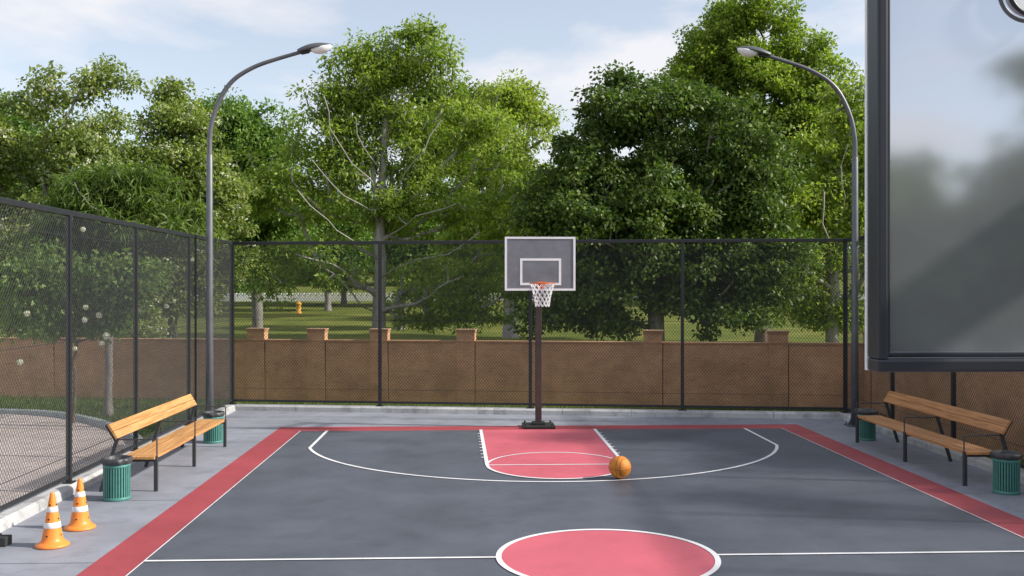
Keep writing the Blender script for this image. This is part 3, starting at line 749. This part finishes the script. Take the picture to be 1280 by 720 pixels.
    if bloss:
        sel = r.choice(nC, bloss, replace=True); g2 = r.normal(size=(bloss, 3)); g2 /= np.linalg.norm(g2, axis=1)[:, None]; p0 = C[sel]+g2*rc*.7; p0[:, 2] += rc*.1
        q = np.repeat(p0, 14, axis=0)+r.normal(size=(bloss*14, 3))*np.array((.09, .09, .04))
        V, Fq = blades(q, .07, .065, r, r.normal(size=q.shape)*.2); ob = rawmesh('blossom', V-bz, Fq, M['bloss'], t); ob['kind'] = 'stuff'
    return t
T = 'trees beyond the wall'
tree('broadleaf_tree', 'tall bright green tree with bare pale limbs behind the left half of the back fence', 36, 473, 0,
     [(500, 70, 66, 52), (462, 90, 34, 40), (540, 90, 32, 45), (520, 150, 95, 60), (430, 120, 30, 30), (530, 40, 30, 22), (415, 160, 62, 55), (395, 225, 75, 50), (560, 225, 90, 60), (470, 250, 110, 60), (350, 270, 55, 55), (600, 290, 60, 55), (395, 335, 85, 45), (560, 355, 95, 48), (340, 210, 45, 40), (470, 120, 60, 60), (600, 170, 35, 50), (610, 370, 45, 40), (540, 398, 55, 20), (605, 402, 40, 16), (420, 385, 35, 14)],
     LM['bright'], B_pale, 3, 760, 140, (.165, .068), .54, .27, .80,
     [[(472, 240, 0), (440, 205, -2), (412, 160, -3), (405, 120, -3)], [(473, 260, 0), (500, 230, -2), (530, 190, -3), (552, 150, -3)], [(473, 215, 0), (455, 185, -1.5), (445, 150, -2)], [(473, 285, 0), (430, 245, -2), (390, 200, -3)], [(474, 300, 0), (520, 270, -2), (570, 255, -3)], [(474, 318, 0), (440, 300, -2), (410, 275, -3), (372, 238, -3.4)], [(474, 345, 0), (520, 325, -2), (560, 318, -3), (600, 290, -3.4)], [(474, 360, 0), (440, 350, -1), (415, 330, -2), (370, 318, -3)],
      [(472, 390, 0), (450, 380, -1), (425, 350, -1.5), (405, 335, -2)], [(472, 300, 0), (465, 200, 0), (497, 120, 0)], [(474, 385, 0), (520, 380, -1), (548, 360, -2), (580, 345, -2)]], dep=.6, twig=.020, thin=.72)
tree('broadleaf_tree', 'slender light green tree with pale trunk directly behind the backboard', 56, 638, None,
     [(640, 125, 32, 34), (610, 170, 55, 50), (655, 190, 45, 55), (620, 240, 60, 50), (665, 260, 35, 40), (590, 290, 50, 45), (690, 150, 12, 18), (640, 320, 55, 45), (570, 150, 30, 30)],
     LM['fresh'], B_pale, 5, 380, 160, (.21, .10), .78, .42, .85, group=T, thin=.4, twig=.03)
tree('broadleaf_tree', 'wide dark green round-leaved tree right of the hoop behind the fence', 34, 820, 0,
     [(800, 135, 60, 40), (765, 165, 62, 45), (860, 160, 75, 48), (725, 190, 38, 40), (925, 205, 55, 45), (740, 260, 65, 60), (830, 240, 95, 70), (930, 270, 62, 55), (700, 300, 38, 45), (790, 320, 95, 55), (890, 335, 85, 50), (720, 370, 55, 35), (840, 380, 45, 30), (905, 392, 45, 28), (690, 385, 30, 22), (970, 320, 38, 50), (760, 400, 30, 15), (770, 101, 15, 9), (742, 138, 11, 9), (812, 90, 8, 12), (790, 105, 12, 10), (700, 175, 12, 10)],
     LM['dark'], B_grey, 8, 720, 210, (.145, .095), .58, .30, .72,
     [[(820, 350, 0), (800, 300, 0), (760, 250, -1)], [(820, 350, 0), (850, 290, 0), (890, 230, -1)], [(822, 345, 0), (860, 325, 1), (900, 290, 1)], [(818, 345, 0), (790, 320, -1), (745, 300, -2)]], group=T)
tree('broadleaf_tree', 'tallest yellow-green tree at the upper right, rising behind the right lamp head', 52, 953, None,
     [(905, 60, 30, 42), (935, 50, 38, 40), (985, 60, 42, 38), (1020, 75, 25, 35), (880, 105, 42, 40), (940, 110, 60, 48), (1005, 120, 50, 48), (960, 180, 80, 55), (1020, 190, 45, 55), (945, 26, 12, 18), (915, 22, 10, 14), (852, 90, 14, 24), (990, 40, 18, 14), (943, 18, 7, 22), (913, 22, 8, 20), (984, 32, 8, 22), (1021, 48, 8, 24), (867, 78, 8, 22), (1045, 95, 9, 24), (852, 100, 7, 20)],
     LM['yellow'], B_brown, 14, 520, 210, (.185, .115), .66, .34, .88, group=T, droop=.1)
tree('broadleaf_tree', 'light green tree with pale forked trunk at the right end of the back fence', 37, 1040, 0,
     [(1060, 140, 35, 35), (1030, 195, 50, 50), (1085, 190, 45, 55), (1010, 250, 55, 50), (1070, 265, 55, 50), (1000, 310, 50, 45), (1060, 330, 60, 45), (985, 370, 48, 32), (1050, 388, 45, 26), (1120, 210, 45, 70), (1130, 320, 55, 60), (1095, 110, 22, 22)],
     LM['fresh'], B_pale, 21, 460, 140, (.155, .085), .54, .24, .8,
     [[(1040, 350, 0), (1020, 320, -1), (990, 300, -2)], [(1040, 330, 0), (1028, 280, -1), (1030, 240, -1)], [(1040, 370, 0), (1010, 340, -1), (1000, 330, -1)], [(1040, 280, 0), (1052, 230, -1.5), (1060, 180, -2)]], group=T, dep=.6, twig=.020, thin=.65)
tree('hawthorn_tree', 'big olive tree with white blossom clusters at the far left, behind the left fence', 30, 60, 0,
     [(130, 100, 16, 24), (120, 150, 30, 40), (50, 125, 28, 28), (10, 140, 34, 34), (75, 112, 12, 12), (95, 165, 40, 30), (148, 85, 9, 12), (115, 95, 8, 14), (150, 215, 70, 45), (60, 200, 80, 55), (-40, 200, 60, 80), (20, 270, 90, 60), (120, 270, 80, 55), (60, 350, 95, 55), (150, 345, 70, 45), (-20, 360, 60, 50), (60, 400, 90, 30), (150, 395, 50, 25), (148, 90, 10, 14)],
     LM['olive'], B_grey, 31, 560, 120, (.13, .075), .46, .17, .75, group=T, bloss=620, cat='tree')
tree('hawthorn_tree', 'white-flecked olive tree between the leftmost tree and the left lamp', 33, 215, 0,
     [(207, 115, 18, 20), (215, 150, 34, 30), (238, 160, 24, 24), (185, 205, 50, 35), (245, 190, 45, 45), (225, 240, 65, 50), (180, 280, 60, 45), (260, 290, 50, 50), (220, 340, 70, 45), (270, 230, 35, 45)],
     LM['olive'], B_grey, 37, 360, 120, (.14, .08), .48, .15, .78, group=T, bloss=330)
tree('broadleaf_tree', 'rounded mid green tree behind the left lamp pole', 44, 322, None,
     [(295, 150, 32, 30), (330, 170, 40, 40), (290, 200, 50, 50), (340, 220, 45, 50), (300, 265, 60, 50), (350, 285, 50, 45), (305, 320, 55, 35), (265, 150, 14, 20)],
     LM['mid'], B_grey, 41, 340, 170, (.17, .09), .68, .25, .8, group=T)
tree('willow_tree', 'small bright narrow-leaved tree inside the wall, close behind the left fence', 21.9, 136, 0,
     [(125, 215, 18, 16), (105, 245, 30, 22), (150, 240, 30, 26), (195, 255, 26, 18), (80, 275, 32, 20), (150, 290, 60, 30), (218, 285, 28, 16), (110, 315, 50, 26), (245, 275, 12, 8), (60, 300, 20, 14), (175, 225, 10, 12)],
     LM['willow'], B_grey, 51, 210, 120, (.20, .032), .36, .085, .8, [[(136, 420, 0), (118, 370, .3), (100, 320, .3)], [(136, 415, 0), (152, 370, -.3), (165, 310, -.4)]], group=T, droop=.7)
# blossom shrub behind left fence
g = P(60, 360, 21.2)
sh = tree('snowball_shrub', 'shrub with round white flower balls hanging behind the left fence', 20.6, 92, 0,
     [(95, 395, 42, 35), (70, 345, 45, 40), (128, 390, 28, 30), (40, 400, 35, 28), (150, 350, 50, 30), (30, 350, 40, 45)],
     LM['mid'], B_brown, 57, 110, 120, (.10, .065), .33, .03, .8, group=None, cat='shrub')
sb = Vector(sh.location)
for i, (px, py, rp) in enumerate(((104, 287, 3.2), (107, 384, 3.4), (124, 394, 3.8), (106, 400, 3.8), (133, 420, 4.5), (127, 429, 3.4), (94, 436, 3), (171, 340, 2), (208, 383, 3), (218, 376, 2.2), (34, 392, 4), (25, 453, 4), (171, 388, 3.4), (240, 325, 2.6), (31, 350, 1.8))):
    p = P(px, py, 20.0)-sb; bm = bmesh.new(); bmesh.ops.create_icosphere(bm, subdivisions=3, radius=rp/62, matrix=Matrix.Translation(p))
    for v in bm.verts: v.co = p+(v.co-p)*random.uniform(.82, 1.12)
    obj('blossom', bm, M['bloss'], sh)
# farther trees closing the horizon
far = [(500, 64, (520, 300, 60, 45), 'mid', 'low-crowned green tree on the lawn behind the pale-limbed tree'), (700, 72, (715, 290, 55, 55), 'dark', 'dark tree on the lawn glimpsed right of the hoop post'), (610, 92, (600, 285, 70, 55), 'mid', 'green tree in the middle of the lawn left of the backboard'), (410, 84, (400, 300, 50, 45), 'mid', 'small green tree on the lawn above the second wall pillar'),(0, 80, (0, 190, 90, 90), 'mid', 'dense green tree far behind the leftmost blossom tree'), (585, 75, (585, 165, 50, 75), 'dark', 'dark green treetop rising behind the tallest left-hand tree'),
       (430, 95, (430, 280, 110, 75), 'mid', 'mid green tree across the lawn behind the pale-limbed tree'), (720, 110, (730, 270, 80, 75), 'mid', 'green tree across the lawn just right of the backboard'),
       (640, 150, (650, 310, 90, 48), 'fresh', 'pale green tree on the far slope behind the backboard'), (540, 145, (540, 310, 80, 48), 'bright', 'green tree on the far slope left of the backboard'),
       (820, 120, (830, 275, 90, 75), 'bright', 'bright green tree across the lawn behind the dark round-leaved tree'), (905, 150, (905, 305, 70, 50), 'olive', 'olive tree on the far slope near the middle right fence post'),
       (1010, 100, (1010, 270, 70, 80), 'mid', 'mid green tree across the lawn behind the right end of the fence'), (1100, 90, (1110, 200, 70, 140), 'bright', 'bright tree across the lawn behind the grey board'),
       (1230, 80, (1230, 200, 110, 140), 'mid', 'mid green tree hidden mostly by the grey board'), (240, 110, (240, 280, 100, 75), 'mid', 'green tree across the lawn behind the left lamp'),
       (125, 120, (125, 290, 90, 70), 'dark', 'dark tree across the lawn behind the narrow-leaved tree'), (350, 150, (350, 320, 80, 42), 'yellow', 'yellowish tree on the far slope right of the left lamp'),
       (20, 140, (0, 310, 100, 60), 'fresh', 'fresh green tree on the far slope at the far left'), (-120, 110, (-120, 250, 120, 110), 'dark', 'dark tree outside the left side of the picture')]
for i, (px, D, (cx_, cy_, a, b_), mt, lab) in enumerate(far):
    r = random.Random(i)
    lb = [(cx_+r.uniform(-.6, .6)*a, cy_+r.uniform(-.55, .75)*b_, a*.5, b_*.42) for _ in range(9)]+[(cx_, cy_, a*.7, b_*.7)]
    tree('broadleaf_tree', lab, D, px, None, lb, LM[mt], B_grey, 100+i, 240, 110, (.0048*D, .0026*D), .011*D*1.3, .28, .75, group='trees across the lawn', twig=.03)
# distant woodland belt beyond the slope, one uncountable mass
r = np.random.default_rng(5); V = []
pos = []
for i in range(900):
    x = r.uniform(-190, 230); y = r.uniform(190, 240); h = r.uniform(5, 10)+3*math.sin(x*.09)+2*math.sin(x*.23)
    c = np.array((x, y, terr(x, y)+h*r.random()**.6)); g_ = r.normal(size=(110, 3)); g_ /= np.linalg.norm(g_, axis=1)[:, None]; pos.append(c+g_*r.uniform(1.5, 3.2)*np.array((1, 1, .75)))
pos = np.concatenate(pos); m_ = len(pos); d = r.normal(size=(m_, 3)); d /= np.linalg.norm(d, axis=1)[:, None]; s = np.cross(d, r.normal(size=(m_, 3))); s /= np.linalg.norm(s, axis=1)[:, None]
V = np.stack([pos, pos+d*.4+s*.3, pos+d*.8, pos+d*.4-s*.3], axis=1).reshape(-1, 3)
o = rawmesh('distant_woodland', V, np.arange(m_*4).reshape(-1, 4), LM['mid']); o['kind'] = 'stuff'; o['label'] = 'far-off woodland along the top of the green slope'; o['category'] = 'woodland'
# trees to the right of the court (they shade it) and behind the camera (seen in the glossy board)
side = [((15.2, 10.6), 8.2, 'leafy tree outside the right fence level with the centre circle'), ((13.8, 17.8), 8.6, 'leafy tree outside the right fence between the lamp and the bench'), ((15.0, 20.5), 9.3, 'leafy tree outside the right fence near the far corner'), ((14.5, 15.2), 8.0, 'leafy tree outside the right fence behind the shaded bench'), ((16.0, 3.6), 6.4, 'leafy tree outside the right fence nearest the camera'), ((17.5, 26.5), 9.5, 'leafy tree beyond the right corner of the wall')]
for i, ((x, y), h, lab) in enumerate(side):
    tree('broadleaf_tree', lab, 0, 0, 0, [(0, 0, h*.62, 2.0, 2.3, h*.34), (.6, .9, h*.5, 1.7, 1.7, h*.25), (-.6, -1.0, h*.55, 1.6, 1.7, h*.25)], LM['mid'], B_grey, 200+i, 130, 55, (.19, .11), .62, .2, .75, group='trees outside the right fence', pxl=False, xy=(x, y))
back = [((11.3, -22), 6.8, 'low tree standing behind the camera, in front of the middle one'), ((8.6, -25), 8.2, 'tree standing behind the camera, beside the left one'), ((14.2, -21), 9.0, 'tree standing behind the camera, right of the middle one'), ((20.5, -25), 12.0, 'tallest tree standing behind the camera'), ((6.0, -24), 9.5, 'tree standing behind the camera, left one'), ((11.8, -26), 7.4, 'tree standing behind the camera, middle one'), ((16.5, -24), 10.5, 'tree standing behind the camera, right one'), ((2.5, -40), 8, 'tree far behind the camera')]
for i, ((x, y), h, lab) in enumerate(back):
    tree('broadleaf_tree', lab, 0, 0, 0, [(0, 0, h*.6, 2.2, 2.2, h*.36), (.9, .6, h*.42, 2.0, 1.7, h*.28), (-.9, -.6, h*.36, 2.0, 1.7, h*.26)], LM['dark'], B_grey, 240+i, 150, 90, (.22, .13), .7, .2, .75, group='trees behind the camera', pxl=False, xy=(x, y))
# ------------------------------------------------------------------ grass blades left of the fence and along the wall
r = np.random.default_rng(9)
n = 42000; x = r.uniform(-15, -5.72, n); y = r.uniform(16.3, 26, n)
cx_ = np.array([c[0] for c in cpts]); cy_ = np.array([c[1] for c in cpts]); o_ = np.argsort(cx_)
lim = np.interp(x, cx_[o_], cy_[o_])+.25; k = y > lim
x, y = x[k], y[k]
x2 = r.uniform(-5.6, 9, 9000); y2 = np.array([backy(v) for v in x2])+r.uniform(.27, 1.6, 9000)
x = np.concatenate([x, x2]); y = np.concatenate([y, y2]); m_ = len(x)
h = .05+.06*r.random(m_); a = r.uniform(0, 2*math.pi, m_); lx, ly = r.normal(size=m_)*.025, r.normal(size=m_)*.025; w = .006
z0_ = np.full(m_, -.012)
V = np.stack([np.stack([x-np.cos(a)*w, y-np.sin(a)*w, z0_], 1), np.stack([x+np.cos(a)*w, y+np.sin(a)*w, z0_], 1), np.stack([x+lx, y+ly, h], 1)], axis=1).reshape(-1, 3)
o = rawmesh('grass', V, np.arange(m_*3).reshape(-1, 3), leafmat('grass_blade', (.035, .08, .012), (.06, .12, .02), (.10, .16, .03))); o['kind'] = 'stuff'
o['label'] = 'short green grass between the fence and the brick wall'; o['category'] = 'grass'
# ------------------------------------------------------------------ far white barrier and orange post
A_ = P(150, 360, 103).xy; B_ = P(1130, 360, 103).xy; d = B_-A_; W = d.length
t = thing('low_barrier', 'long low white barrier with battlement-like blocks across the far lawn', 'barrier', (A_.x, A_.y, 0), math.atan2(d.y, d.x))
zz = [terr(A_.x+d.x*f, A_.y+d.y*f) for f in np.linspace(0, 1, 60)]; zl = float(np.mean(zz))
bm = bmesh.new(); box(bm, (W/2, 0, zl+.1), (W, .3, .6)); obj('base_beam', bm, M['railw'], t)
bm = bmesh.new(); u = .3
while u < W:
    box(bm, (u, 0, zl+.58), (.42, .26, .37)); u += .58
obj('blocks', bm, M['railw'], t)
D = 62; g = P(373.5, 392.5, D); gz = terr(g.x, g.y); D = 80; g = P(373.5, 390, D); gz = terr(g.x, g.y)
t = thing('marker_post', 'short orange-yellow post standing on the sunny lawn, left of the pale-limbed tree', 'post', (g.x, g.y, gz))
bm = bmesh.new(); lathe(bm, [(.24, 0), (.24, .06), (.17, .1), (.19, .7), (.24, .74), (.24, .8), (.17, .86), (.05, .93), (.001, .94)], 20, cap=False); obj('post_body', bm, M['hyd'], t, True)
bm = bmesh.new(); lathe(bm, [(.05, .92), (.06, .98), (.001, 1.0)], 10, cap=False); obj('top_knob', bm, M['hyd'], t, True)
# ------------------------------------------------------------------ light
EL, AZ = 33.0, 100.0
wd_ = bpy.data.worlds.new('World'); S.world = wd_; wd_.use_nodes = True; nt = wd_.node_tree; L = nt.links
bg = nt.nodes['Background']; sky = N(nt, 'ShaderNodeTexSky', sky_type='NISHITA'); sky.sun_disc = False
sky.sun_elevation = R(EL); sky.sun_rotation = R(AZ); sky.air_density = 1.0; sky.dust_density = .6; sky.ozone_density = 1.5
tc = N(nt, 'ShaderNodeTexCoord'); sp = N(nt, 'ShaderNodeSeparateXYZ'); L.new(tc.outputs['Generated'], sp.inputs[0])
ad = N(nt, 'ShaderNodeMath', operation='ADD'); L.new(sp.outputs[2], ad.inputs[0]); ad.inputs[1].default_value = .12
dx = N(nt, 'ShaderNodeMath', operation='DIVIDE'); L.new(sp.outputs[0], dx.inputs[0]); L.new(ad.outputs[0], dx.inputs[1])
dy = N(nt, 'ShaderNodeMath', operation='DIVIDE'); L.new(sp.outputs[1], dy.inputs[0]); L.new(ad.outputs[0], dy.inputs[1])
cb = N(nt, 'ShaderNodeCombineXYZ'); L.new(dx.outputs[0], cb.inputs[0]); L.new(dy.outputs[0], cb.inputs[1])
mp = N(nt, 'ShaderNodeMapping'); mp.inputs['Location'].default_value = (3.1, 1.7, .4); mp.inputs['Scale'].default_value = (2.0, 2.0, 5.5); L.new(tc.outputs['Generated'], mp.inputs[0])
nz = N(nt, 'ShaderNodeTexNoise', Scale=1.5, Detail=7.0, Roughness=.52, Distortion=.25); L.new(mp.outputs[0], nz.inputs['Vector'])
cl_ = ramp(nt, nz.outputs['Fac'], [(.48, (.22, .22, .22)), (.60, (1, 1, 1))])
mul = N(nt, 'ShaderNodeMath', operation='MULTIPLY'); L.new(cl_, mul.inputs[0]); mul.inputs[1].default_value = .88
mx = N(nt, 'ShaderNodeMix', data_type='RGBA'); L.new(mul.outputs[0], mx.inputs[0]); hs = N(nt, 'ShaderNodeHueSaturation', Saturation=.68); L.new(sky.outputs[0], hs.inputs['Color']); L.new(hs.outputs[0], mx.inputs[6]); mx.inputs[7].default_value = (5.2, 5.15, 5.3, 1)
L.new(mx.outputs[2], bg.inputs['Color']); bg.inputs['Strength'].default_value = .13
sl = bpy.data.lights.new('sun', 'SUN'); so = bpy.data.objects.new('sun', sl); COL.objects.link(so)
sl.energy = 4.2; sl.angle = R(2.4); sl.color = (1, .94, .85)
e, a = R(EL), R(AZ); sd = Vector((math.sin(a)*math.cos(e), math.cos(a)*math.cos(e), math.sin(e)))
so.rotation_euler = sd.to_track_quat('Z', 'Y').to_euler(); so.location = (20, 0, 20)
S.view_settings.view_transform = 'Standard'; S.view_settings.look = 'None'; S.view_settings.exposure = 0.50; S.view_settings.gamma = 1
S.render.engine = 'CYCLES'
S.cycles.max_bounces = 6; S.cycles.transparent_max_bounces = 8
